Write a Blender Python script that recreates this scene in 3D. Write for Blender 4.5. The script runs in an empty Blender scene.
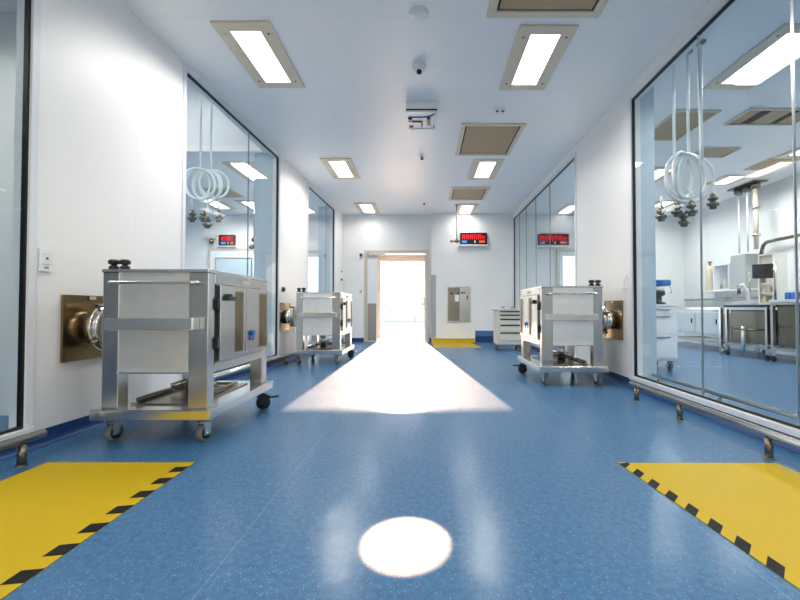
import bpy, bmesh, math, random
from mathutils import Vector, Matrix
random.seed(7)
S = bpy.context.scene
COL = S.collection
PI = math.pi

# ------------------------------------------------------------------ camera
F, CX, PITCH, EYE = 420.0, 425.0, math.atan(0.02), 0.90
cam = bpy.data.cameras.new('camera')
cam.sensor_width = 36.0
cam.lens = F / 800 * 36
cam.shift_x = (400 - CX) / 800
cam.clip_start = 0.05
co = bpy.data.objects.new('camera', cam)
co.location = (0, 0, EYE)
co.rotation_euler = (PI / 2 + PITCH, 0, 0)
COL.objects.link(co)
S.camera = co


def ray(u, v):
    a, b = (u - CX) / F, -(v - 300) / F
    return Vector((a, math.cos(PITCH) - math.sin(PITCH) * b, math.sin(PITCH) + math.cos(PITCH) * b))


def on_z(u, v, z):
    r = ray(u, v)
    return Vector((0, 0, EYE)) + r * ((z - EYE) / r.z)


def on_y(u, v, y):
    r = ray(u, v)
    return Vector((0, 0, EYE)) + r * (y / r.y)


# ------------------------------------------------------------------ sizes of the place
CEIL = 3.43
XR = 2.34            # right wall face
XL0, SL = -2.62, 0.0362   # left wall face: x = XL0 + SL*y
AL = math.atan(SL)
YB = 11.33           # far wall, left part
YB2 = 11.15          # far wall, right part
YN = -3.2            # wall behind the camera
TH = 0.10            # thickness of the glazed walls
LABX = 7.0
ROOMX = -9.0


def xl(y):
    return XL0 + SL * y


# ------------------------------------------------------------------ materials
def new_mat(name):
    m = bpy.data.materials.new(name)
    m.use_nodes = True
    nt = m.node_tree
    return m, nt, nt.nodes['Principled BSDF']


def srgb(r, g, b):
    def f(c):
        c /= 255
        return c / 12.92 if c <= 0.04045 else ((c + 0.055) / 1.055) ** 2.4
    return (f(r), f(g), f(b), 1)


def setp(p, **k):
    for a, v in k.items():
        p.inputs[a.replace('_', ' ')].default_value = v


def noise_var(nt, p, base, amt=0.06, scale=4.0, rough=None, rough_amt=0.08, stretch=None):
    """small colour and roughness variation of the surface itself"""
    tc = nt.nodes.new('ShaderNodeTexCoord')
    src = tc.outputs['Object']
    if stretch:
        mp = nt.nodes.new('ShaderNodeMapping')
        mp.inputs['Scale'].default_value = stretch
        nt.links.new(src, mp.inputs[0])
        src = mp.outputs[0]
    n = nt.nodes.new('ShaderNodeTexNoise')
    n.inputs['Scale'].default_value = scale
    n.inputs['Detail'].default_value = 5
    nt.links.new(src, n.inputs['Vector'])
    r = nt.nodes.new('ShaderNodeMapRange')
    r.inputs['To Min'].default_value = 1 - amt
    r.inputs['To Max'].default_value = 1 + amt
    nt.links.new(n.outputs['Fac'], r.inputs['Value'])
    h = nt.nodes.new('ShaderNodeHueSaturation')
    h.inputs['Color'].default_value = base
    nt.links.new(r.outputs[0], h.inputs['Value'])
    nt.links.new(h.outputs[0], p.inputs['Base Color'])
    if rough is not None:
        q = nt.nodes.new('ShaderNodeMapRange')
        q.inputs['To Min'].default_value = max(0.02, rough - rough_amt)
        q.inputs['To Max'].default_value = rough + rough_amt
        nt.links.new(n.outputs['Fac'], q.inputs['Value'])
        nt.links.new(q.outputs[0], p.inputs['Roughness'])
    return n, h


def paint(name, rgb, rough=0.5, metal=0.0, amt=0.04, scale=6.0, coat=0.0, stretch=None, rough_amt=0.06):
    m, nt, p = new_mat(name)
    setp(p, Metallic=metal, Roughness=rough)
    p.inputs['Coat Weight'].default_value = coat
    noise_var(nt, p, srgb(*rgb), amt, scale, rough, rough_amt, stretch)
    return m


def emitter(name, rgb, strength):
    m, nt, p = new_mat(name)
    p.inputs['Base Color'].default_value = srgb(*rgb)
    p.inputs['Emission Color'].default_value = srgb(*rgb)
    p.inputs['Emission Strength'].default_value = strength
    return m


def glass_mat(name, tint, ior=1.3, rough=0.0):
    m, nt, p = new_mat(name)
    nt.nodes.remove(p)
    out = nt.nodes['Material Output']
    tr = nt.nodes.new('ShaderNodeBsdfTransparent')
    tr.inputs[0].default_value = (*tint, 1)
    gl = nt.nodes.new('ShaderNodeBsdfGlossy')
    gl.inputs['Roughness'].default_value = rough
    gl.inputs[0].default_value = (1, 1, 1, 1)
    fr = nt.nodes.new('ShaderNodeFresnel')
    fr.inputs['IOR'].default_value = ior
    mx = nt.nodes.new('ShaderNodeMixShader')
    ge = nt.nodes.new('ShaderNodeNewGeometry')     # the pane's rear face adds no second mirror
    fm = nt.nodes.new('ShaderNodeMath')
    fm.operation = 'MULTIPLY_ADD'
    fm.inputs[1].default_value = -1.0
    fm.inputs[2].default_value = 1.0
    fq = nt.nodes.new('ShaderNodeMath')
    fq.operation = 'MULTIPLY'
    nt.links.new(ge.outputs['Backfacing'], fm.inputs[0])
    nt.links.new(fm.outputs[0], fq.inputs[0])
    nt.links.new(fr.outputs[0], fq.inputs[1])
    nt.links.new(fq.outputs[0], mx.inputs[0])
    nt.links.new(tr.outputs[0], mx.inputs[1])
    nt.links.new(gl.outputs[0], mx.inputs[2])
    nt.links.new(mx.outputs[0], out.inputs[0])
    return m


def seam_mat(name, rgb, rough, w, h, axis, seam=0.9, mortar=0.004, amt=0.015, spec=0.5):
    """painted panels with faint joints; axis picks which object coordinates run along and up the surface"""
    m, nt, p = new_mat(name)
    setp(p, Roughness=rough)
    p.inputs['Specular IOR Level'].default_value = spec
    tc = nt.nodes.new('ShaderNodeTexCoord')
    sp = nt.nodes.new('ShaderNodeSeparateXYZ')
    cb = nt.nodes.new('ShaderNodeCombineXYZ')
    nt.links.new(tc.outputs['Object'], sp.inputs[0])
    nt.links.new(sp.outputs[axis[0]], cb.inputs['X'])
    nt.links.new(sp.outputs[axis[1]], cb.inputs['Y'])
    br = nt.nodes.new('ShaderNodeTexBrick')
    br.offset = 0.0
    br.inputs['Scale'].default_value = 1.0
    br.inputs['Mortar Size'].default_value = mortar
    br.inputs['Mortar Smooth'].default_value = 0.3
    br.inputs['Brick Width'].default_value = w
    br.inputs['Row Height'].default_value = h
    c = srgb(*rgb)
    br.inputs['Color1'].default_value = c
    br.inputs['Color2'].default_value = tuple(x * (1 - amt) for x in c[:3]) + (1,)
    br.inputs['Mortar'].default_value = tuple(x * seam for x in c[:3]) + (1,)
    nt.links.new(cb.outputs[0], br.inputs['Vector'])
    nt.links.new(br.outputs['Color'], p.inputs['Base Color'])
    return m


def floor_mat():
    m, nt, p = new_mat('blue_vinyl')
    tc = nt.nodes.new('ShaderNodeTexCoord')
    n1 = nt.nodes.new('ShaderNodeTexNoise')
    n1.inputs['Scale'].default_value = 38
    n1.inputs['Detail'].default_value = 4
    r1 = nt.nodes.new('ShaderNodeValToRGB')
    r1.color_ramp.elements[0].position = 0.3
    r1.color_ramp.elements[0].color = srgb(*FLOOR_DARK)
    r1.color_ramp.elements[1].position = 0.7
    r1.color_ramp.elements[1].color = srgb(*FLOOR_LIGHT)
    v = nt.nodes.new('ShaderNodeTexVoronoi')
    v.inputs['Scale'].default_value = 85
    v.inputs['Randomness'].default_value = 1.0
    r2 = nt.nodes.new('ShaderNodeValToRGB')
    r2.color_ramp.elements[0].position = 0.10
    r2.color_ramp.elements[0].color = (1, 1, 1, 1)
    r2.color_ramp.elements[1].position = 0.24
    r2.color_ramp.elements[1].color = (0, 0, 0, 1)
    gate = nt.nodes.new('ShaderNodeMath')
    gate.operation = 'GREATER_THAN'
    gate.inputs[1].default_value = 0.42
    sepc = nt.nodes.new('ShaderNodeSeparateColor')
    mul = nt.nodes.new('ShaderNodeMath')
    mul.operation = 'MULTIPLY'
    mul2 = nt.nodes.new('ShaderNodeMath')
    mul2.operation = 'MULTIPLY'
    mul2.inputs[1].default_value = 0.5
    mx = nt.nodes.new('ShaderNodeMix')
    mx.data_type = 'RGBA'
    mx.inputs['B'].default_value = srgb(165, 195, 225)
    L = nt.links.new
    L(tc.outputs['Object'], n1.inputs['Vector'])
    L(tc.outputs['Object'], v.inputs['Vector'])
    L(n1.outputs['Fac'], r1.inputs[0])
    L(v.outputs['Distance'], r2.inputs[0])
    L(v.outputs['Color'], sepc.inputs[0])
    L(sepc.outputs[0], gate.inputs[0])
    L(gate.outputs[0], mul.inputs[0])
    L(r2.outputs['Color'], mul.inputs[1])
    L(mul.outputs[0], mul2.inputs[0])
    L(mul2.outputs[0], mx.inputs['Factor'])
    L(r1.outputs['Color'], mx.inputs['A'])
    # welded sheet joints run along the corridor and across it
    sp = nt.nodes.new('ShaderNodeSeparateXYZ')
    L(tc.outputs['Object'], sp.inputs[0])
    cb = nt.nodes.new('ShaderNodeCombineXYZ')
    L(sp.outputs['Y'], cb.inputs['X'])
    sh = nt.nodes.new('ShaderNodeMath')
    sh.operation = 'ADD'
    sh.inputs[1].default_value = 18.5 - 1.13
    L(sp.outputs['X'], sh.inputs[0])
    L(sh.outputs[0], cb.inputs['Y'])
    br = nt.nodes.new('ShaderNodeTexBrick')
    br.offset = 0.0
    br.inputs['Scale'].default_value = 1
    br.inputs['Brick Width'].default_value = 60
    br.inputs['Row Height'].default_value = 1.85
    br.inputs['Mortar Size'].default_value = 0.004
    br.inputs['Mortar Smooth'].default_value = 0.2
    L(cb.outputs[0], br.inputs['Vector'])
    mj = nt.nodes.new('ShaderNodeMix')
    mj.data_type = 'RGBA'
    mj.inputs['B'].default_value = srgb(105, 150, 195)
    sc = nt.nodes.new('ShaderNodeMath')
    sc.operation = 'MULTIPLY'
    sc.inputs[1].default_value = 0.22
    L(br.outputs['Fac'], sc.inputs[0])
    L(sc.outputs[0], mj.inputs['Factor'])
    L(mx.outputs['Result'], mj.inputs['A'])
    L(mj.outputs['Result'], p.inputs['Base Color'])
    n2 = nt.nodes.new('ShaderNodeTexNoise')
    n2.inputs['Scale'].default_value = 1.6
    n2.inputs['Detail'].default_value = 6
    q = nt.nodes.new('ShaderNodeMapRange')
    q.inputs['To Min'].default_value = 0.60
    q.inputs['To Max'].default_value = 0.78
    p.inputs['Coat Weight'].default_value = 0.6
    p.inputs['Coat Roughness'].default_value = 0.19
    L(tc.outputs['Object'], n2.inputs['Vector'])
    L(n2.outputs['Fac'], q.inputs['Value'])
    L(q.outputs[0], p.inputs['Roughness'])
    n3 = nt.nodes.new('ShaderNodeTexNoise')
    n3.inputs['Scale'].default_value = 200
    n3.inputs['Detail'].default_value = 2
    n4 = nt.nodes.new('ShaderNodeTexNoise')
    n4.inputs['Scale'].default_value = 4.0
    ad = nt.nodes.new('ShaderNodeMath')
    ad.operation = 'MULTIPLY_ADD'
    ad.inputs[1].default_value = 13.0
    L(tc.outputs['Object'], n3.inputs['Vector'])
    L(tc.outputs['Object'], n4.inputs['Vector'])
    L(n4.outputs['Fac'], ad.inputs[0])
    L(n3.outputs['Fac'], ad.inputs[2])
    bp = nt.nodes.new('ShaderNodeBump')
    bp.inputs['Strength'].default_value = 0.08
    bp.inputs['Distance'].default_value = 0.004
    L(ad.outputs[0], bp.inputs['Height'])
    L(bp.outputs[0], p.inputs['Normal'])
    L(bp.outputs[0], p.inputs['Coat Normal'])
    p.inputs['Specular IOR Level'].default_value = 0.5
    return m


def steel(name, rgb, rough=0.28, stretch=(2.5, 2.5, 0.5), amt=0.008):
    m, nt, p = new_mat(name)
    setp(p, Metallic=1.0)
    n, h = noise_var(nt, p, srgb(*rgb), amt, 7.0, rough, 0.01, stretch)
    return m


def perforated(name, rgb, hole, scale=70):
    m, nt, p = new_mat(name)
    setp(p, Roughness=0.55, Metallic=0.3)
    tc = nt.nodes.new('ShaderNodeTexCoord')
    v = nt.nodes.new('ShaderNodeTexVoronoi')
    v.inputs['Scale'].default_value = scale
    v.inputs['Randomness'].default_value = 0.0
    r = nt.nodes.new('ShaderNodeValToRGB')
    r.color_ramp.elements[0].position = 0.28
    r.color_ramp.elements[0].color = srgb(*hole)
    r.color_ramp.elements[1].position = 0.34
    r.color_ramp.elements[1].color = srgb(*rgb)
    nt.links.new(tc.outputs['Object'], v.inputs['Vector'])
    nt.links.new(v.outputs['Distance'], r.inputs[0])
    nt.links.new(r.outputs['Color'], p.inputs['Base Color'])
    return m


FLOOR_DARK = (26, 80, 122)
FLOOR_LIGHT = (44, 104, 146)
LAMP = 5.0
LAMP_W = 27.0

M = {}
M['floor'] = floor_mat()
M['ceiling'] = seam_mat('ceiling_panels', (247, 246, 245), 0.4, 1.2, 1.2, 'XY', 0.93, 0.004)
M['wall_side'] = seam_mat('wall_panels_side', (239, 238, 237), 0.42, 1.2, 50.0, 'YZ', 0.93, 0.003)
M['wall_end'] = seam_mat('wall_panels_end', (239, 238, 237), 0.42, 1.2, 50.0, 'XZ', 0.95, 0.003)
M['white'] = paint('white_paint', (235, 236, 238), 0.35)
M['trim'] = paint('white_trim', (226, 229, 233), 0.32)
M['reveal'] = paint('pale_reveal', (205, 220, 228), 0.4)
M['cove'] = paint('blue_cove', (12, 58, 112), 0.5, amt=0.08)
M['cove_light'] = paint('blue_weld', (62, 106, 156), 0.5)
M['black'] = paint('black_gasket', (12, 12, 14), 0.45)
M['black_plastic'] = paint('black_plastic', (24, 25, 27), 0.4)
M['steel'] = steel('brushed_steel', (206, 203, 198), 0.22)
M['steel_panel'] = steel('satin_steel_panel', (247, 244, 238), 0.45, (1.5, 1.5, 1.5), 0.06)
M['steel_bright'] = steel('polished_steel', (228, 225, 219), 0.2, (0.6, 3, 3), 0.008)
M['steel_dark'] = steel('dark_steel', (142, 133, 118), 0.27)
M['bronze'] = steel('bronze_tinted_steel', (140, 121, 88), 0.2, (2, 2, 2), 0.05)
M['beige_metal'] = paint('beige_metal', (222, 207, 184), 0.42, 0.0)
M['vent_mesh'] = perforated('brown_vent_mesh', (196, 172, 138), (124, 104, 82))
M['slot'] = paint('dark_slot', (40, 36, 32), 0.7)
M['lamp'] = emitter('lamp_diffuser', (255, 250, 240), LAMP)
M['glass'] = glass_mat('window_glass', (0.895, 0.94, 0.955))
M['door_glass'] = glass_mat('door_glass', (0.95, 0.97, 0.97))
M['joint'] = paint('grey_silicone', (120, 134, 142), 0.3)
M['joint_steel'] = steel('joint_steel', (205, 206, 206), 0.3)
M['yellow'] = paint('yellow_floor_paint', (184, 154, 0), 0.5, amt=0.05, scale=3)
M['yellow'].node_tree.nodes['Principled BSDF'].inputs['Specular IOR Level'].default_value = 0.22
M['hazard_black'] = paint('black_tape', (14, 13, 13), 0.6)
M['hazard_black'].node_tree.nodes['Principled BSDF'].inputs['Specular IOR Level'].default_value = 0.2
M['rubber'] = paint('grey_rubber', (118, 116, 112), 0.6)
M['hub'] = paint('dark_hub', (30, 30, 32), 0.45)
M['beige_cab'] = paint('pale_grey_cabinet', (214, 209, 198), 0.4)
M['hose'] = paint('white_hose', (248, 249, 247), 0.35)
M['red_led'] = emitter('red_led', (225, 26, 36), 0.55)
M['led_dim'] = paint('unlit_led', (60, 8, 14), 0.5)
M['blue_led'] = emitter('blue_led', (70, 130, 215), 0.55)
M['orange_led'] = emitter('orange_led', (225, 85, 40), 0.5)
M['paper'] = paint('white_paper', (240, 240, 240), 0.7)
M['blue_plastic'] = paint('blue_plastic', (32, 104, 176), 0.35)
M['screen'] = paint('black_screen', (10, 10, 13), 0.15)
M['dark_top'] = paint('dark_worktop', (52, 60, 76), 0.25)
M['concrete'] = paint('pale_concrete', (225, 225, 222), 0.7)
M['aluminium'] = paint('painted_aluminium', (205, 196, 182), 0.4, 0.3)
M['kick'] = paint('grey_kick_plate', (168, 158, 146), 0.4, 0.4)
M['frost'] = paint('frosted_pale_panel', (196, 212, 222), 0.25)
M['guard'] = paint('grey_guard', (168, 171, 176), 0.4)
M['fence'] = paint('pale_fence', (150, 165, 182), 0.5)
M['cab_grey'] = paint('grey_cabinet', (168, 172, 170), 0.35)
M['light_dark'] = paint('lens_grey', (130, 130, 132), 0.3)


# ------------------------------------------------------------------ mesh helper
class MB:
    def __init__(self):
        self.v, self.f, self.m, self.s = [], [], [], []

    def _add(self, vs, fs, m, smooth=False):
        o = len(self.v)
        self.v += [tuple(p) for p in vs]
        for i, f in enumerate(fs):
            self.f.append([a + o for a in f])
            self.m.append(m)
            self.s.append(smooth if isinstance(smooth, bool) else smooth[i])
        return self

    def box(self, x0, x1, y0, y1, z0, z1, m=0):
        x0, x1 = min(x0, x1), max(x0, x1)
        y0, y1 = min(y0, y1), max(y0, y1)
        z0, z1 = min(z0, z1), max(z0, z1)
        vs = [(x, y, z) for z in (z0, z1) for y in (y0, y1) for x in (x0, x1)]
        fs = [(0, 2, 3, 1), (4, 5, 7, 6), (0, 1, 5, 4), (2, 6, 7, 3), (0, 4, 6, 2), (1, 3, 7, 5)]
        return self._add(vs, fs, m)

    def prism(self, pts, z0, z1, m=0):
        n = len(pts)
        vs = [(x, y, z0) for x, y in pts] + [(x, y, z1) for x, y in pts]
        fs = [list(range(n))[::-1], list(range(n, 2 * n))] + [(i, (i + 1) % n, n + (i + 1) % n, n + i) for i in range(n)]
        return self._add(vs, fs, m)

    def lathe(self, o, d, prof, seg=28, m=0, caps=True):
        """prof: (radius, distance along d from o)"""
        o, d = Vector(o), Vector(d).normalized()
        a = d.orthogonal().normalized()
        b = d.cross(a)
        vs, fs, sm = [], [], []
        for r, t in prof:
            for k in range(seg):
                w = 2 * PI * k / seg
                vs.append(o + d * t + (a * math.cos(w) + b * math.sin(w)) * r)
        for i in range(len(prof) - 1):
            for k in range(seg):
                k2 = (k + 1) % seg
                fs.append((i * seg + k, i * seg + k2, (i + 1) * seg + k2, (i + 1) * seg + k))
                sm.append(True)
        if caps:
            fs.append(list(range(seg))[::-1])
            sm.append(False)
            n = (len(prof) - 1) * seg
            fs.append(list(range(n, n + seg)))
            sm.append(False)
        return self._add(vs, fs, m, sm)

    def cyl(self, p0, p1, r, r1=None, seg=24, m=0):
        p0, p1 = Vector(p0), Vector(p1)
        L = (p1 - p0).length
        return self.lathe(p0, p1 - p0, [(r, 0), (r if r1 is None else r1, L)], seg, m)

    def tube(self, path, r, seg=10, m=0, closed=False):
        P = [Vector(p) for p in path]
        n = len(P)
        vs, fs, sm = [], [], []
        up = None
        for i, p in enumerate(P):
            if closed:
                t = P[(i + 1) % n] - P[i - 1]
            else:
                t = P[min(i + 1, n - 1)] - P[max(i - 1, 0)]
            t.normalize()
            if up is None:
                up = t.orthogonal().normalized()
            up = (up - t * up.dot(t)).normalized()
            b = t.cross(up)
            for k in range(seg):
                w = 2 * PI * k / seg
                vs.append(p + (up * math.cos(w) + b * math.sin(w)) * r)
        for i in range(n if closed else n - 1):
            j = (i + 1) % n
            for k in range(seg):
                k2 = (k + 1) % seg
                fs.append((i * seg + k, i * seg + k2, j * seg + k2, j * seg + k))
                sm.append(True)
        if not closed:
            fs.append(list(range(seg))[::-1])
            sm.append(False)
            fs.append(list(range((n - 1) * seg, n * seg)))
            sm.append(False)
        return self._add(vs, fs, m, sm)

    def frame(self, x0, x1, y0, y1, z0, z1, w, plane='xy', m=0):
        """rectangular ring of bar width w lying in the given plane"""
        if plane == 'xy':
            self.box(x0, x1, y0, y0 + w, z0, z1, m).box(x0, x1, y1 - w, y1, z0, z1, m)
            self.box(x0, x0 + w, y0 + w, y1 - w, z0, z1, m).box(x1 - w, x1, y0 + w, y1 - w, z0, z1, m)
        elif plane == 'xz':
            self.box(x0, x1, y0, y1, z0, z0 + w, m).box(x0, x1, y0, y1, z1 - w, z1, m)
            self.box(x0, x0 + w, y0, y1, z0 + w, z1 - w, m).box(x1 - w, x1, y0, y1, z0 + w, z1 - w, m)
        else:
            self.box(x0, x1, y0, y1, z0, z0 + w, m).box(x0, x1, y0, y1, z1 - w, z1, m)
            self.box(x0, x1, y0, y0 + w, z0 + w, z1 - w, m).box(x0, x1, y1 - w, y1, z0 + w, z1 - w, m)
        return self

    def build(self, name, mats, parent=None, bevel=0.0, flip=1):
        me = bpy.data.meshes.new(name)
        vs = self.v if flip == 1 else [(-x, y, z) for x, y, z in self.v]
        me.from_pydata(vs, [], self.f)
        for mt in (mats if isinstance(mats, (list, tuple)) else [mats]):
            me.materials.append(mt)
        for p, k, s in zip(me.polygons, self.m, self.s):
            p.material_index = k
            p.use_smooth = s
        bm = bmesh.new()
        bm.from_mesh(me)
        bmesh.ops.recalc_face_normals(bm, faces=bm.faces)
        bm.to_mesh(me)
        bm.free()
        me.update()
        o = bpy.data.objects.new(name, me)
        COL.objects.link(o)
        if parent:
            o.parent = parent
        if bevel:
            b = o.modifiers.new('bevel', 'BEVEL')
            b.width = bevel
            b.segments = 2
            b.limit_method = 'ANGLE'
            b.angle_limit = math.radians(50)
        return o


def thing(name, label, cat, loc=(0, 0, 0), rz=0.0, group=None):
    o = bpy.data.objects.new(name, None)
    o.empty_display_size = 0.1
    COL.objects.link(o)
    o.location = loc
    o.rotation_euler = (0, 0, rz)
    return tag(o, label, cat, group)


def tag(o, label, cat, group=None):
    o['label'] = label
    o['category'] = cat
    if group:
        o['group'] = group
    return o


def struct(o, label=None):
    o['kind'] = 'structure'
    if label:
        o['label'] = label
    return o


def copy_tree(o, loc=None, rz=None, label=None, parent=None):
    c = o.copy()
    COL.objects.link(c)
    if parent:
        c.parent = parent
    if loc is not None:
        c.location = loc
    if rz is not None:
        c.rotation_euler = (0, 0, rz)
    if label:
        c['label'] = label
    for ch in list(o.children):
        copy_tree(ch, parent=c)
    return c


def arc(c, r, a0, a1, n, ax, ay):
    c, ax, ay = Vector(c), Vector(ax), Vector(ay)
    return [c + ax * (r * math.cos(a0 + (a1 - a0) * i / n)) + ay * (r * math.sin(a0 + (a1 - a0) * i / n)) for i in range(n + 1)]


# ------------------------------------------------------------------ the setting
struct(MB().box(ROOMX, LABX, YN, YB + 0.1, -0.12, 0).build('floor', M['floor']))
# ceiling: one height everywhere except a raised bay in the room on the left
RAISE_Y, RAISE_Z, BAY_Y = 6.72, 4.7, 3.7
cl = MB()
cl.box(-2.62, LABX, YN, YB + 0.1, CEIL, CEIL + 0.1)
cl.box(ROOMX, -2.62, RAISE_Y, YB + 0.1, CEIL, CEIL + 0.1)
cl.box(ROOMX, -2.62, YN, BAY_Y, CEIL, CEIL + 0.1)
struct(cl.build('ceiling', M['ceiling']))
rb = MB()
rb.box(ROOMX, -2.62, BAY_Y, RAISE_Y, RAISE_Z, RAISE_Z + 0.1)
rb.box(ROOMX, -2.62, RAISE_Y, RAISE_Y + 0.08, CEIL + 0.1, RAISE_Z)
rb.box(-2.62, -2.52, BAY_Y, RAISE_Y, CEIL + 0.1, RAISE_Z)
rb.box(ROOMX, -2.62, BAY_Y - 0.08, BAY_Y, CEIL + 0.1, RAISE_Z)
struct(MB().box(ROOMX, xl(3.6) - TH - 0.01, 3.55, 3.65, 0, CEIL).build('wall_partition', M['wall_end']))
struct(rb.build('ceiling_bulkhead', M['white']))

SILL = 0.145
# windows: y0, y1, top, joint positions
WL = [(-2.6, 2.66, 3.35, [0.4, 1.5]), (4.29, 6.78, 3.35, [5.75]), (8.30, 10.36, 3.34, [9.7])]
WR = [(-2.6, 4.72, 3.27, [0.2, 2.665, 3.58]), (6.51, 11.04, 3.27, [7.9, 8.9, 9.75, 10.45])]


def glazed_wall(name, wins, y_end, x0, x1, mirror):
    w = MB()
    ys = [YN] + [v for a in wins for v in a[:2]] + [y_end]
    for i in range(0, len(ys), 2):
        w.box(x0, x1, ys[i], ys[i + 1], 0, CEIL)
    for a in wins:
        w.box(x0, x1, a[0], a[1], 0, SILL - 0.005)
        w.box(x0, x1, a[0], a[1], a[2], CEIL)
    return struct(w.build(name, M['wall_side']))


wl = glazed_wall('wall_left', WL, YB, -TH, 0, 1)
wl.location = (XL0, 0, 0)
wl.rotation_euler = (0, 0, -AL)
wr = glazed_wall('wall_right', WR, YB, 0, TH, -1)
wr.location = (XR, 0, 0)


def window(n, a, side):
    """side +1: left wall (corridor on +x), -1: right wall"""
    y0, y1, top, joints = a
    s = side
    g = 0.015
    f = MB().frame(-0.034 * s, -0.004 * s, y0, y1, SILL, top, g, 'yz')
    o = struct(f.build('window_%d' % n, M['black']))
    MB().box(-0.026 * s, -0.014 * s, y0 + g, y1 - g, SILL + g, top - g).build('glass', M['glass'], o)
    j = MB()
    for y in joints:
        j.box(-0.028 * s, -0.012 * s, y - 0.004, y + 0.004, SILL + g, top - g)
    j.build('pane_joint', M['joint_steel'] if (side < 0 and n == 4) else M['joint'], o)
    c = MB()
    c.box(0.001 * s, 0.012 * s, y0 - 0.05, y1 + 0.05, top, top + 0.05)
    c.box(0.001 * s, 0.012 * s, y0 - 0.05, y0, SILL, top)
    c.box(0.001 * s, 0.012 * s, y1, y1 + 0.05, SILL, top)
    c.box(0.001 * s, 0.03 * s, y0 - 0.05, y1 + 0.05, SILL - 0.045, SILL - 0.003)
    c.build('casing', M['trim'], o)
    if s > 0:
        o.location = (XL0, 0, 0)
        o.rotation_euler = (0, 0, -AL)
    else:
        o.location = (XR, 0, 0)
    return o


for i, a in enumerate(WL):
    window(i + 1, a, 1)
for i, a in enumerate(WR):
    window(i + 4, a, -1)

# pale returns standing just behind the far end of each big window (room side)
def wall_return(x, y, side, depth, rot=0.0):
    o = struct(MB().box(0, -side * depth, 0, 0.12, 0, CEIL).build('wall_return', M['frost']))
    o.location = (x, y, 0)
    return o


wall_return(XR + TH, 4.74, -1, 0.17)
wall_return(xl(6.80) - TH, 6.80, 1, 0.30)
wall_return(xl(10.38) - TH, 10.38, 1, 0.30)

# far wall with the doorway; its right part stands forward
DX0, DX1, DTOP = -1.645, 0.108, 2.465
wb = MB()
wb.box(ROOMX, DX0, YB, YB + 0.1, 0, CEIL)
wb.box(DX1, LABX, YB, YB + 0.1, 0, CEIL)
wb.box(DX0, DX1, YB, YB + 0.1, DTOP, CEIL)
wb.box(0.175, XR, YB2, YB, 0.0, CEIL)
struct(wb.build('wall_back', M['wall_end']))
wf = MB()
wf.box(ROOMX, -1.5, YN - 0.1, YN, 0, RAISE_Z).box(1.4, LABX, YN - 0.1, YN, 0, RAISE_Z).box(-1.5, 1.4, YN - 0.1, YN, 2.7, RAISE_Z)
struct(wf.build('wall_front', M['wall_end']))        # unseen opening added to let sky light onto ceiling and carts
struct(MB().frame(-1.5, 1.4, YN - 0.12, YN + 0.02, 0, 2.7, 0.07, 'xz').build('door_6', M['aluminium']))  # frame round the opening added behind the camera
struct(MB().box(-14, 14, YN - 30, YN - 0.1, -0.14, -0.012).build('ground_outside', M['concrete']))  # ground added behind the camera, bounces sky light up to the ceiling
struct(MB().box(LABX, LABX + 0.1, YN, YB + 0.1, 0, CEIL).build('wall_lab', M['wall_side']))
struct(MB().box(ROOMX - 0.1, ROOMX, YN, YB + 0.1, 0, RAISE_Z).build('wall_side_room', M['wall_side']))

# blue coved skirting with its pale weld line on the floor
def cove(name, y0, y1, s, h=0.105):
    b = MB()
    prof = [(0.001, 0.0), (0.05, 0.0), (0.05, 0.002), (0.034, 0.006), (0.018, 0.02), (0.011, 0.04), (0.010, h), (0.001, h)]
    n = len(prof)
    vs = [(x * s, y, z + 0.0005) for y in (y0, y1) for x, z in prof]
    fs = [list(range(n)), list(range(n, 2 * n))] + [(i, (i + 1) % n, n + (i + 1) % n, n + i) for i in range(n)]
    b._add(vs, fs, 0)
    b.box(0.05 * s, 0.066 * s, y0, y1, 0.0005, 0.003, 1)
    return struct(b.build(name, [M['cove'], M['cove_light']]))


bl = cove('baseboard_left', YN, YB - 0.01, 1)
bl.location = (XL0, 0, 0)
bl.rotation_euler = (0, 0, -AL)
br_ = cove('baseboard_right', YN, YB2 - 0.01, -1)
br_.location = (XR, 0, 0)
bb = MB()
bb.box(xl(YB) + 0.08, DX0 - 0.005, YB - 0.012, YB - 0.001, 0.001, 0.105)
bb.box(0.115, 0.17, YB - 0.012, YB - 0.001, 0.001, 0.105)
bb.box(1.33, XR - 0.08, YB2 - 0.02, YB2 - 0.001, 0.001, 0.16)
bb.box(1.33, XR - 0.08, YB2 - 0.035, YB2 - 0.001, 0.16, 0.31, 1)
struct(bb.build('baseboard_back', [M['cove'], M['cove_light']]))
cb_ = MB()
prof = [(0.0, 0.1), (-0.012, 0.1), (-0.014, 0.05), (-0.05, 0.012), (-0.10, 0.004), (-0.10, 0.0), (0, 0)]
n = len(prof)
vs = [(x, YB2 - 0.001 + y, z + 0.001) for x in (0.19, 1.32) for y, z in prof]
cb_._add(vs, [list(range(n)), list(range(n, 2 * n))] + [(i, (i + 1) % n, n + (i + 1) % n, n + i) for i in range(n)], 0)
struct(cb_.build('baseboard_yellow', M['yellow']))

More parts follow.
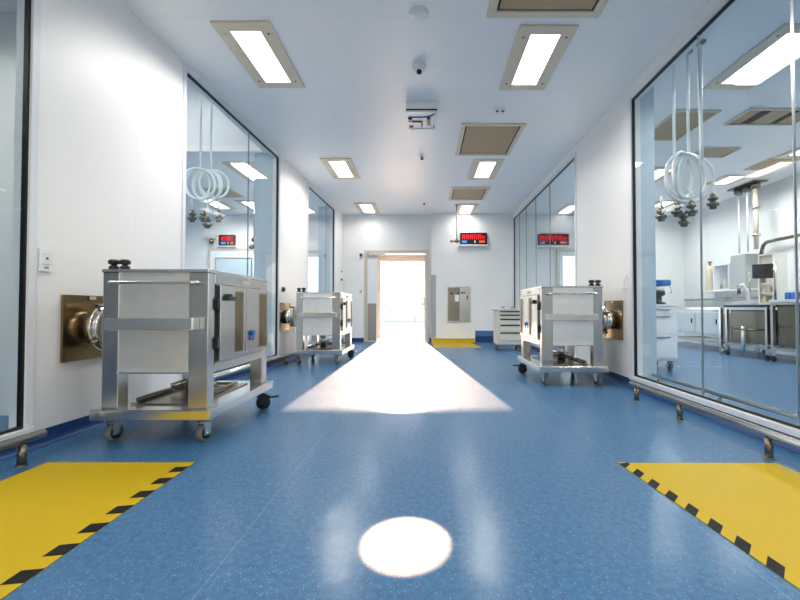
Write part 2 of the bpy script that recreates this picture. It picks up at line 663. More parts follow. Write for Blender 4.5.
# ------------------------------------------------------------------ doorway, porch, outside
d1 = MB()
for x0, x1 in ((DX0, DX0 + 0.075), (DX1 - 0.075, DX1)):
    d1.box(x0, x1, YB - 0.03, YB + 0.13, 0, DTOP)
d1.box(DX0 + 0.075, DX1 - 0.075, YB - 0.03, YB + 0.13, DTOP - 0.075, DTOP)
door = struct(d1.build('door_1', M['aluminium'], bevel=0.006), 'open doorway with brushed frame in the far wall')
lf = MB().box(DX0 + 0.08, -1.30, YB + 0.03, YB + 0.075, 0.01, DTOP - 0.08)
leaf = lf.build('narrow_leaf', M['white'], door)
MB().box(DX0 + 0.095, -1.315, YB + 0.022, YB + 0.03, 0.03, 1.03).build('kick_plate', M['kick'], leaf)
MB().box(DX0 + 0.11, -1.08, YB - 0.02, YB + 0.02, DTOP - 0.145, DTOP - 0.08).build('door_closer', M['steel'], door, 0.004)
# main leaf swung outwards, seen on edge
ml = MB().box(-0.015, 0.03, YB + 0.16, YB + 1.02, 0.01, DTOP - 0.09).build('main_leaf', M['white'], door)
MB().tube([(-0.015, YB + 0.95, 1.0), (-0.07, YB + 0.95, 1.0), (-0.07, YB + 0.95, 1.28), (-0.015, YB + 0.95, 1.28)], 0.012).build('door_handle', M['steel_dark'], ml)

PY = 12.60
pw = MB()
pw.box(-1.78, -1.66, YB + 0.1, PY, 0, 2.62).box(0.12, 0.24, YB + 0.1, PY, 0, 2.62)
pw.box(-1.66, 0.12, YB + 0.14, PY, 2.52, 2.62)
struct(pw.build('wall_porch', M['white']))
PX0, PX1, PT = -1.335, 0.02, 2.31
d2 = MB()
d2.box(-1.66, PX0, PY - 0.1, PY, 0, 2.5).box(PX1, 0.12, PY - 0.1, PY, 0, 2.5).box(PX0, PX1, PY - 0.1, PY, PT, 2.5)
door2 = struct(d2.build('door_2', M['aluminium'], bevel=0.005), 'outer porch doorway with both glazed leaves folded open')
for x, s in ((PX0 - 0.03, 1), (PX1 + 0.03, -1)):
    l2 = MB().frame(x - 0.02, x + 0.02, PY + 0.03, PY + 0.70, 0.02, PT - 0.02, 0.06, 'yz').build('glazed_leaf', M['aluminium'], door2)
    MB().box(x - 0.004, x + 0.004, PY + 0.09, PY + 0.64, 0.08, PT - 0.08).build('pane', M['door_glass'], l2)
    MB().tube([(x + 0.02 * s, PY + 0.66, 0.85), (x + 0.08 * s, PY + 0.66, 0.85), (x + 0.08 * s, PY + 0.66, 1.25), (x + 0.02 * s, PY + 0.66, 1.25)], 0.014).build('door_handle', M['steel_dark'], l2)
struct(MB().box(-14, 14, YB + 0.1, 60, -0.14, -0.012).build('ground_outside', M['concrete']))
fe = thing('railing', 'pale metal railing standing outside beyond the open doorway', 'railing', (-0.6, 25.5, -0.012))
MB().box(-6, 6, -0.03, 0.03, 1.14, 1.20).build('top_rail', M['fence'], fe)
MB().box(-6, 6, -0.02, 0.02, 0.10, 0.15).build('bottom_rail', M['fence'], fe)
for k in range(7):
    MB().box(-6 + 2 * k - 0.03, -6 + 2 * k + 0.03, -0.03, 0.03, 0, 1.14).build('post', M['fence'], fe)
bars = MB()
for k in range(100):
    x = -5.94 + k * 0.12
    bars.box(x - 0.012, x + 0.012, -0.012, 0.012, 0.15, 1.14)
bars.build('balusters', M['fence'], fe)

# corner guard on the step of the far wall
tag(MB().box(0.165, 0.29, YB2 - 0.006, YB2 - 0.001, 0.12, 1.79).box(0.165, 0.172, YB2 - 0.001, YB - 0.03, 0.12, 1.79).build('corner_guard', M['guard']),
    'tall grey metal guard on the wall corner beside the doorway', 'corner guard')

# doors and signs of the two side rooms on the far wall
def room_door(n, x0, x1, top, glazed, label):
    o = struct(MB().frame(x0, x1, YB - 0.05, YB - 0.001, 0, top, 0.07, 'xz').build('door_%d' % n, M['aluminium']), label)
    w = x1 - x0
    lf = MB().box(x0 + 0.07, x1 - 0.07, YB - 0.04, YB - 0.005, 0.07, top - 0.07).build('leaf', M['white'], o)
    if glazed:
        MB().box(x0 + 0.17, x1 - 0.17, YB - 0.048, YB - 0.04, 0.3, top - 0.2).build('glow_pane', M['pane_glow'], lf)
    else:
        MB().frame(x0 + 0.2, x1 - 0.2, YB - 0.052, YB - 0.04, 1.2, top - 0.25, 0.03, 'xz').build('vision_frame', M['steel'], lf)
        MB().box(x0 + 0.23, x1 - 0.23, YB - 0.046, YB - 0.04, 1.23, top - 0.28).build('vision_pane', M['frost'], lf)
    MB().cyl((x1 - 0.13, YB - 0.04, 1.02), (x1 - 0.13, YB - 0.10, 1.02), 0.02).build('door_handle', M['steel_dark'], lf)
    return o


M['pane_glow'] = emitter('glowing_door_pane', (235, 244, 252), 1.6)  # pane emits by itself, in place of daylight behind the door
room_door(3, -5.85, -4.45, 2.52, False, 'white door at the end of the room on the left')
room_door(4, -3.45, -2.62, 2.47, True, 'glazed door with glowing pane seen through the farthest left window')
room_door(5, 3.55, 4.75, 2.50, True, 'glazed door with glowing pane seen through the far right window')

# ------------------------------------------------------------------ floor markings
def floor_field(pts, label, tape=None, tape_blocks=None):
    t = thing('floor_marking', label, 'floor marking', (0, 0, 0))
    MB().prism(pts, 0.0005, 0.002).build('painted_field', M['yellow'], t)
    if tape:
        (xa, ya), (xb, yb), w, skew, step = tape      # outer edge from far to near; w towards the wall
        d = Vector((xb - xa, yb - ya, 0))
        L = d.length
        d.normalize()
        nrm = Vector((-d.y, d.x, 0))
        if (w > 0) != (nrm.x > 0):
            nrm = -nrm
        W = abs(w)
        b = MB()
        k, t0 = 0, -abs(skew) * W
        A = Vector((xa, ya, 0))
        while t0 < L:
            t1 = t0 + step
            q = []
            for tt, ww in ((t0, 0), (t1, 0), (t1, W), (t0, W)):
                off = tt + skew * ww
                off = min(max(off, 0), L)
                p = A + d * off + nrm * ww
                q.append((p.x, p.y))
            if (Vector(q[0]) - Vector(q[1])).length > 0.004 or (Vector(q[2]) - Vector(q[3])).length > 0.004:
                b.prism(q, 0.0022, 0.0042, k % 2)
            t0 = t1
            k += 1
        b.build('hazard_tape', [M['yellow'], M['hazard_black']], t)
    return t


EXT = -2.0
lx = lambda y: -1.343 + (2.47 - y) * 0.030
rx = lambda y: 1.122 + (2.46 - y) * 0.068
floor_field([(-2.27, EXT), (lx(EXT), EXT), (lx(2.47), 2.47), (-2.205, 2.47)],
            'yellow painted floor zone below the near left window, edged with black and yellow tape',
            ((lx(2.47), 2.47), (lx(EXT), EXT), -0.068, 0.15, 0.078))
floor_field([(rx(EXT), EXT), (2.12, EXT), (2.04, 2.46), (rx(2.46), 2.46)],
            'yellow painted floor zone below the large right window, edged with blocky hazard tape',
            ((rx(2.46), 2.46), (rx(EXT), EXT), 0.058, -0.95, 0.069))
floor_field([(0.2, 9.62), (1.32, 9.62), (1.19, YB2 - 0.105), (0.2, YB2 - 0.105)],
            'small yellow floor patch beside the far doorway under the steel hatch')

# ------------------------------------------------------------------ ceiling fittings
def make_light():
    t = thing('ceiling_light', '', 'ceiling light')
    w, l = 0.262, 0.55
    dw, dl = 0.135, 0.43
    f = MB()
    f.box(-w, -dw, -l, l, -0.02, 0).box(dw, w, -l, l, -0.02, 0)
    f.box(-dw, dw, -l, -dl, -0.02, 0).box(-dw, dw, dl, l, -0.02, 0)
    fo = f.build('frame', M['beige_metal'], t, 0.004)
    MB().box(-dw, dw, -dl, dl, -0.016, -0.004).build('diffuser', M['lamp'], t)
    al = bpy.data.lights.new('lamp', 'AREA')
    al.shape = 'RECTANGLE'
    al.size, al.size_y = 2 * dw, 2 * dl
    al.energy = LAMP_W
    al.spread = math.radians(160)
    al.color = (1.0, 0.96, 0.90)
    ao = bpy.data.objects.new('lamp', al)
    ao.location = (0, 0, -0.024)
    COL.objects.link(ao)
    ao.parent = t
    for x in (-0.2, 0.2):
        for y in (-0.4, 0.4):
            MB().cyl((x, y, -0.020), (x, y, -0.024), 0.011, seg=12).build('screw', M['steel_dark'], fo)
    return t


light0 = make_light()
lights = [
    # x, y, z, label, group
    (-1.63, 4.19, CEIL, 'recessed ceiling light over the corridor, nearest on the left side', 'corridor ceiling lights'),
    (1.11, 4.24, CEIL, 'recessed ceiling light over the corridor, nearest on the right side', 'corridor ceiling lights'),
    (-1.51, 7.56, CEIL, 'corridor ceiling light, middle one of the left row', 'corridor ceiling lights'),
    (1.085, 7.6, CEIL, 'corridor ceiling light just past the large brown vent, middle of right row', 'corridor ceiling lights'),
    (-1.45, 10.55, CEIL, 'small distant corridor ceiling light in front of the doorway wall, left row', 'corridor ceiling lights'),
    (1.05, 10.65, CEIL, 'distant corridor ceiling light above the red display board', 'corridor ceiling lights'),
    (3.45, 4.22, CEIL, 'large bright ceiling light behind the top of the large right window', 'lab ceiling lights'),
    (4.35, 8.0, CEIL, 'lab ceiling light seen beside the left edge of the hanging hoses', 'lab ceiling lights'),
    (5.95, 8.2, CEIL, 'lab ceiling light in front of the three pipes on the lab wall', 'lab ceiling lights'),
    (5.75, 10.1, CEIL, 'farthest lab ceiling light, low behind the coiled hoses', 'lab ceiling lights'),
    (6.4, 6.74, CEIL, 'lab ceiling light at the right edge of the photo above the monitor', 'lab ceiling lights'),
    (-3.25, 7.75, CEIL, 'ceiling light in the left room, seen right of the hose coil', 'left room ceiling lights'),
    (-5.05, 10.1, CEIL, 'left room ceiling light behind the coil fittings, above the red sign', 'left room ceiling lights'),
    (-4.2, 10.3, CEIL, 'left room ceiling light left of the far glass return', 'left room ceiling lights'),
    (-6.4, 7.9, CEIL, 'left room ceiling light making the upper streak in the near left window', 'left room ceiling lights'),
    (-7.9, 7.9, CEIL, 'left room ceiling light making the lower streak in the near left window', 'left room ceiling lights'),
]
for i, (x, y, z, lab, g) in enumerate(lights):
    o = light0 if i == 0 else copy_tree(light0)
    o.location = (x, y, z)
    if (x, y) in ((5.95, 8.2), (5.75, 10.1)):     # shorter fittings of the lab
        o.scale = (1, 0.55, 1)
    if (x, y) == (6.4, 6.74):
        o.scale = (0.75, 1, 1)
        o.rotation_euler = (0, 0, PI / 2)
    o['label'] = lab
    o['group'] = g
    if y > 10.0 and x > -2 and x < 2:          # the pair by the doorway burns lower
        for ch in o.children:
            if ch.type == 'LIGHT':
                ch.data = ch.data.copy()
                ch.data.energy = 0.3 * LAMP_W
# unseen lamps added to brighten the corridor and the side rooms
for x, y, z, lab in ((-1.65, 0.6, CEIL, 'added corridor ceiling light above the photographer on the left'),
                     (1.11, 0.6, CEIL, 'added corridor ceiling light above the photographer on the right'),
                     (-1.65, -1.9, CEIL, 'added corridor ceiling light behind the photographer on the left'),
                     (1.11, -1.9, CEIL, 'added corridor ceiling light behind the photographer on the right'),
                     (3.45, 1.0, CEIL, 'added lab ceiling light beside the photographer'),
                     (5.4, 2.6, CEIL, 'added lab ceiling light out of frame to the right'),
                     (5.5, 4.9, CEIL, 'added lab ceiling light just outside the right edge of the frame'),
                     (-4.2, 5.2, RAISE_Z, 'added ceiling light in the raised bay, nearer one'),
                     (-5.6, 5.2, RAISE_Z, 'added ceiling light in the raised bay, farther one'),
                     (-4.2, 2.3, CEIL, 'added ceiling light of the small room behind the near left window')):
    o = copy_tree(light0, (x, y, z), 0, lab)
    o['group'] = 'added ceiling lights out of frame'


def vent(x0, x1, y0, y1, label, fw=0.06, group='ceiling vents'):
    t = thing('ceiling_vent', label, 'ceiling vent', ((x0 + x1) / 2, (y0 + y1) / 2, CEIL), 0, group)
    a, b = (x1 - x0) / 2, (y1 - y0) / 2
    MB().frame(-a, a, -b, b, -0.022, 0, fw, 'xy').build('frame', M['beige_metal'], t, 0.004)
    MB().box(-a + fw, a - fw, -b + fw, b - fw, -0.006, -0.001).build('backing', M['slot'], t)
    g = 0.02
    MB().box(-a + fw + g, a - fw - g, -b + fw + g, b - fw - g, -0.014, -0.006).build('mesh_panel', M['vent_mesh'], t)
    return t


vent(0.50, 1.385, 5.68, 6.86, 'brown mesh ceiling vent in the corridor, past the smoke detector')
vent(0.53, 1.50, 2.45, 3.58, 'brown ceiling vent cut by the top edge of the photo', 0.075)
vent(0.545, 1.365, 8.70, 9.72, 'beige mesh ceiling vent at the far end, by the hanging rod')
vent(3.2, 3.78, 5.3, 6.25, 'brown lab ceiling vent behind the hose drop poles', 0.03, 'lab ceiling vents')
v2 = vent(4.10, 5.05, 5.25, 5.72, 'lab ceiling vent with dark gaps beyond the large lab light', 0.03, 'lab ceiling vents')
MB().box(-0.28, -0.16, -0.18, 0.18, -0.02, -0.014).box(0.12, 0.2, -0.18, 0.18, -0.02, -0.014).build('dark_gap', M['slot'], v2)
vent(4.36, 4.97, 6.55, 6.95, 'small lab ceiling vent right of the hose coils', 0.02, 'lab ceiling vents')
vent(5.8, 6.35, 6.97, 7.6, 'lab ceiling vent beside the light at the right edge', 0.03, 'lab ceiling vents')
vent(-4.7, -4.1, 8.75, 9.5, 'brown ceiling vent in the left room behind the hose coil', 0.03, 'left room vents')

# hanging control box, grey front and white underside full of parts
t = thing('ceiling_box', 'grey ceiling box with white underside and dark fittings, mid corridor', 'ceiling box', (-0.042, 5.08, CEIL))
MB().box(-0.19, 0.19, 0, 0.5, -0.095, 0).build('housing', M['steel_panel'], t, 0.004)
MB().box(-0.192, 0.192, -0.004, 0.5, -0.112, -0.095).build('black_band', M['black'], t)  # solid black strip between housing and tray
MB().frame(-0.19, 0.19, 0.0, 0.5, -0.135, -0.112, 0.02, 'xy').box(-0.17, 0.17, 0.02, 0.48, -0.125, -0.112).build('underside_tray', M['white'], t)
b = MB()
b.box(-0.17, -0.12, 0.18, 0.27, -0.145, -0.125).box(-0.12, 0.0, 0.26, 0.29, -0.14, -0.125).box(-0.01, 0.01, 0.28, 0.4, -0.14, -0.125)
b.box(0.065, 0.11, 0.16, 0.36, -0.145, -0.125).box(-0.16, -0.11, 0.40, 0.45, -0.14, -0.125).box(0.15, 0.168, 0.4, 0.44, -0.14, -0.125)
b.build('fittings', M['black_plastic'], t)
MB().tube([(-0.17, 0.15, -0.13), (0.02, 0.15, -0.13), (0.13, 0.1, -0.13), (0.16, 0.05, -0.13)], 0.008).build('tube', M['blue_plastic'], t)

# round fittings
sp = thing('ceiling_spotlight', 'round white ceiling spotlight nearest the top edge, left of the brown vent', 'spotlight', (-0.055, 3.55, CEIL))
MB().lathe((0, 0, 0), (0, 0, -1), [(0.085, 0), (0.085, 0.012), (0.06, 0.028), (0.035, 0.03)]).build('rim', M['white'], sp)
MB().lathe((0, 0, -0.03), (0, 0, -1), [(0.03, 0.0), (0.02, 0.006)]).build('lens', M['white'], sp)
dc = thing('ceiling_camera', 'white dome camera with black lens on the corridor ceiling', 'camera', (-0.06, 4.32, CEIL))
MB().lathe((0, 0, 0), (0, 0, -1), [(0.075, 0), (0.075, 0.03), (0.06, 0.05), (0.045, 0.075), (0.02, 0.09)]).build('dome', M['white'], dc)
MB().lathe((0, -0.02, -0.07), (0, -0.5, -1), [(0.028, 0.0), (0.026, 0.025), (0.012, 0.03)]).build('lens', M['black_plastic'], dc)
sd = thing('smoke_detector', 'white smoke detector on the ceiling between light and brown vent', 'smoke detector', (0.945, 5.3, CEIL))
MB().lathe((0, 0, 0), (0, 0, -1), [(0.085, 0), (0.085, 0.025), (0.055, 0.03), (0.05, 0.055), (0.04, 0.062)]).build('body', M['white'], sd)
MB().box(-0.05, -0.02, -0.055, -0.045, -0.05, -0.035).box(0.02, 0.05, -0.055, -0.045, -0.05, -0.035).build('slots', M['black_plastic'], sd)
for i, (x, y, lab) in enumerate(((-0.05, 6.95, 'tiny dark sprinkler head on the ceiling beyond the ceiling box'),
                                 (-0.02, 10.0, 'tiny dark sprinkler head on the ceiling above the doorway'))):
    s_ = thing('ceiling_sprinkler', lab, 'sprinkler', (x, y, CEIL))
    MB().lathe((0, 0, 0), (0, 0, -1), [(0.04, 0), (0.038, 0.01)]).build('rose', M['white'], s_)
    MB().lathe((0, 0, -0.01), (0, 0, -1), [(0.016, 0), (0.016, 0.03), (0.026, 0.034), (0.026, 0.038)]).build('nozzle', M['slot'], s_)

# hanging rod with its crosspiece
hr = thing('hanging_rod', 'thin steel rod hanging from the ceiling in front of the red display', 'rod', (0.775, 10.2, CEIL), 0)
MB().lathe((0, 0, 0), (0, 0, -1), [(0.05, 0), (0.045, 0.02), (0.016, 0.03)]).build('ceiling_plate', M['steel'], hr)
MB().cyl((0, 0, -0.03), (0, 0, -0.86), 0.013).build('rod', M['steel_dark'], hr)
b = MB().cyl((-0.14, 0, -0.9), (0.10, 0, -0.9), 0.022).lathe((0, 0, -0.84), (0, 0, -1), [(0.02, 0), (0.045, 0.02), (0.05, 0.08), (0.02, 0.1)])
b.box(-0.17, -0.11, -0.03, 0.03, -0.93, -0.87)
b.build('crosspiece', M['steel_dark'], hr)


# ------------------------------------------------------------------ red display boards
def display(x0, x1, z0, z1, y, label, cells=6):
    t = thing('display_sign', label, 'display', ((x0 + x1) / 2, y, z0), 0)
    w, h = (x1 - x0) / 2, z1 - z0
    MB().frame(-w, w, -0.07, -0.001, 0, h, 0.022, 'xz').box(-w + 0.02, w - 0.02, -0.04, -0.001, 0.02, h - 0.02).build('housing', M['black_plastic'], t)
    g = MB()
    q = (2 * w - 0.08) / cells
    rnd = random.Random(3)
    for k in range(cells):
        xa = -w + 0.04 + k * q
        a, b_ = xa + q * 0.14, xa + q * 0.86
        za, zb = h * 0.42, h * 0.86
        st = q * 0.2
        if rnd.random() < 0.8:
            g.box(a, b_, -0.046, -0.041, zb - st, zb)
        g.box(a, a + st, -0.046, -0.041, za, zb - st)
        g.box(b_ - st, b_, -0.046, -0.041, za, zb - st)
        if rnd.random() < 0.7:
            g.box(a + st, b_ - st, -0.046, -0.041, (za + zb) / 2 - st / 2, (za + zb) / 2 + st / 2)
    g.build('red_segments', M['red_led'], t)
    MB().box(-w + 0.05, -w + 0.05 + 0.13, -0.046, -0.041, h * 0.12, h * 0.34).build('blue_block', M['blue_led'], t)
    MB().box(w * 0.42, w - 0.05, -0.046, -0.041, h * 0.14, h * 0.34).build('orange_block', M['orange_led'], t)
    MB().box(w * 0.05, w * 0.16, -0.046, -0.041, h * 0.12, h * 0.34).build('pale_block', M['beige_cab'], t)
    MB().box(-w - 0.05, w + 0.02, -0.10, -0.001, -0.05, -0.012).build('ledge', M['steel_panel'], t)
    return t


display(0.93, 1.645, 2.60, 2.905, YB2, 'black and red display board high on the far corridor wall')
display(-5.55, -5.12, 2.60, 2.88, YB, 'small red display seen through the middle left window', 4)
display(3.05, 3.88, 2.60, 2.90, YB, 'red and blue display seen through the far right window', 6)

# steel pass hatch on the far wall
t = thing('pass_hatch', 'stainless steel wall hatch with a white paper tag beside the doorway', 'hatch', (0.89, YB2, 0.54))
MB().frame(-0.31, 0.31, -0.03, -0.001, 0, 0.945, 0.03, 'xz').build('frame', M['steel'], t)
MB().box(-0.28, 0.03, -0.014, -0.001, 0.03, 0.915).build('door_leaf', M['steel_dark'], t)
MB().box(0.034, 0.28, -0.018, -0.001, 0.03, 0.915).build('side_panel', M['steel'], t)
MB().box(-0.22, -0.15, -0.04, -0.014, 0.74, 0.77).box(-0.02, 0.02, -0.04, -0.014, 0.75, 0.78).box(0.06, 0.18, -0.04, -0.018, 0.755, 0.785).build('latch', M['black_plastic'], t)
MB().box(0.215, 0.24, -0.05, -0.018, 0.6, 0.7).build('handle', M['black_plastic'], t)
MB().box(-0.10, 0.015, -0.02, -0.0145, 0.54, 0.72).build('paper_tag', M['paper'], t)


# ------------------------------------------------------------------ switches and small wall plates
def on_left(y, off, z):
    return (xl(y) + off * math.cos(AL), y - off * math.sin(AL), z)


t = thing('light_switch', 'white switch plate on the left wall beside the near window', 'switch', on_left(2.775, 0.0, 1.22), -AL)
MB().box(0.001, 0.014, -0.045, 0.045, -0.078, 0.078).build('plate', M['white'], t, 0.004)
MB().box(0.014, 0.019, -0.026, 0.026, -0.03, 0.05).build('rocker', M['trim'], t, 0.002)
MB().box(0.019, 0.022, -0.006, 0.006, 0.004, 0.016).build('indicator', M['slot'], t)
MB().box(0.014, 0.016, -0.015, 0.015, -0.055, -0.048).build('badge', M['slot'], t)
t = thing('light_switch', 'narrow white switch on the right wall beside the large window', 'switch', (XR, 4.88, 1.21), PI)
MB().box(0.001, 0.02, -0.035, 0.035, -0.075, 0.075).build('plate', M['white'], t, 0.004)
MB().box(0.02, 0.026, -0.018, 0.018, -0.03, 0.03).build('rocker', M['trim'], t)
for y, z, h, mt, lab in ((6.95, 1.215, 0.05, 'black_plastic', 'small black wall knob left of the middle left cart'),
                         (11.05, 1.66, 0.035, 'black_plastic', 'small black sensor near the far end of the left wall'),
                         (11.02, 1.87, 0.02, 'joint', 'tiny grey sensor above the black one on the left wall')):
    t = thing('wall_sensor', lab, 'sensor', on_left(y, 0.0, z), -AL)
    MB().lathe((0.001, 0, 0), (1, 0, 0), [(h * 1.05, 0), (h, 0.012)]).build('rose', M['trim'], t)
    MB().lathe((0.013, 0, 0), (1, 0, 0), [(h * 0.8, 0), (h * 0.75, 0.03), (h * 0.4, 0.04)]).build('knob', M[mt], t)
t = thing('door_sensor', 'black and beige door control box left of the doorway top', 'sensor', (-1.73, YB, 2.24))
MB().box(-0.035, 0.035, -0.04, -0.001, 0, 0.14).build('housing', M['black_plastic'], t, 0.004)
MB().box(-0.03, 0.03, -0.046, -0.04, 0.01, 0.05).build('lens', M['beige_metal'], t)
t = thing('door_button', 'small pale push button on the wall left of the doorway', 'button', (-1.73, YB, 1.3))
MB().box(-0.035, 0.035, -0.014, -0.001, 0, 0.1).build('plate', M['beige_cab'], t, 0.003)
MB().cyl((0, -0.014, 0.05), (0, -0.022, 0.05), 0.018).build('push_button', M['joint'], t)


# ------------------------------------------------------------------ bumper rails
def bumper(name, label, x, y0, y1, posts, rot, zt=0.148, r=0.027, mat='steel'):
    t = thing(name, label, 'guard rail', (x, y0, 0), rot, 'low guard rails')
    L = y1 - y0
    MB().lathe((0, 0, zt), (0, 1, 0), [(r * 0.6, -0.004), (r, 0.0), (r, L), (r * 0.6, L + 0.004)]).build('rail', M[mat], t)
    for p in posts:
        MB().cyl((0, p - y0, 0.004), (0, p - y0, zt - r * 0.9), r * 0.82).lathe((0, p - y0, 0.001), (0, 0, 1), [(r * 1.1, 0), (r * 1.05, 0.005)]).build('post', M['steel_dark'], t)
    return t


bumper('guard_rail', 'low steel guard rail in front of the large right window', 2.065, -1.5, 4.22, [-1.0, 0.9, 2.54, 3.42, 4.12], 0.0, mat='steel_bright')
bumper('guard_rail', 'low steel guard rail in front of the near left window', -2.40, -1.5, 2.55, [-1.0, 0.7, 2.42], -0.024)
bumper('guard_rail', 'low steel guard rail under the middle left window, behind the near cart', xl(4.3) + 0.15, 4.3, 6.95, [4.5, 5.7, 6.75], -AL)
bumper('guard_rail', 'thin steel guard rail inside the lab behind the large right window', 2.53, -1.5, 4.68, [-0.8, 0.9, 2.6, 3.62, 4.55], 0.0, 0.16, 0.018)


# ------------------------------------------------------------------ stainless transfer carts
def make_caster(name, parent, x, y, flip, brake=False, top=0.166, R=0.062, yaw=0.0):
    """built round its own stem, then turned by yaw"""
    f = MB()
    f.lathe((0, 0, top), (0, 0, -1), [(0.042, 0), (0.042, 0.008), (0.026, 0.014), (0.026, 0.03)], 20)
    sx, oy = 0.028, 0.028
    for s in (-1, 1):
        f.prism([(s * sx - 0.003, oy - 0.03), (s * sx + 0.003, oy - 0.03), (s * sx + 0.003, oy + 0.024), (s * sx - 0.003, oy + 0.024)], R * 0.75, top - 0.028)
    f.box(-sx - 0.003, sx + 0.003, -0.024, oy + 0.024, top - 0.036, top - 0.026)
    f.cyl((-sx - 0.006, oy, R), (sx + 0.006, oy, R), 0.009, seg=12)
    c = f.build(name, M['hub'] if brake else M['steel_bright'], parent, flip=flip)
    c.location = (x * flip, y, 0)
    c.rotation_euler = (0, 0, yaw * flip)
    w = 0.021
    MB().lathe((-w, oy, R), (1, 0, 0), [(R * 0.7, 0), (R * 0.93, 0.002), (R - 0.001, 0.009), (R - 0.001, 2 * w - 0.009), (R * 0.93, 2 * w - 0.002), (R * 0.7, 2 * w)], 28).build('tyre', M['hub'] if brake else M['rubber'], c, flip=flip)
    MB().lathe((-w - 0.003, oy, R), (1, 0, 0), [(R * 0.25, 0), (R * 0.7, 0.002), (R * 0.7, 2 * w + 0.004), (R * 0.25, 2 * w + 0.006)], 24).build('hub', M['hub'], c, flip=flip)
    if brake:
        MB().box(-0.022, 0.022, oy + 0.045, oy + 0.13, R + 0.034, R + 0.048).box(-0.03, 0.03, oy - 0.05, oy + 0.05, R + 0.048, R + 0.062).build('brake_pedal', M['hub'], c, flip=flip)
    return c


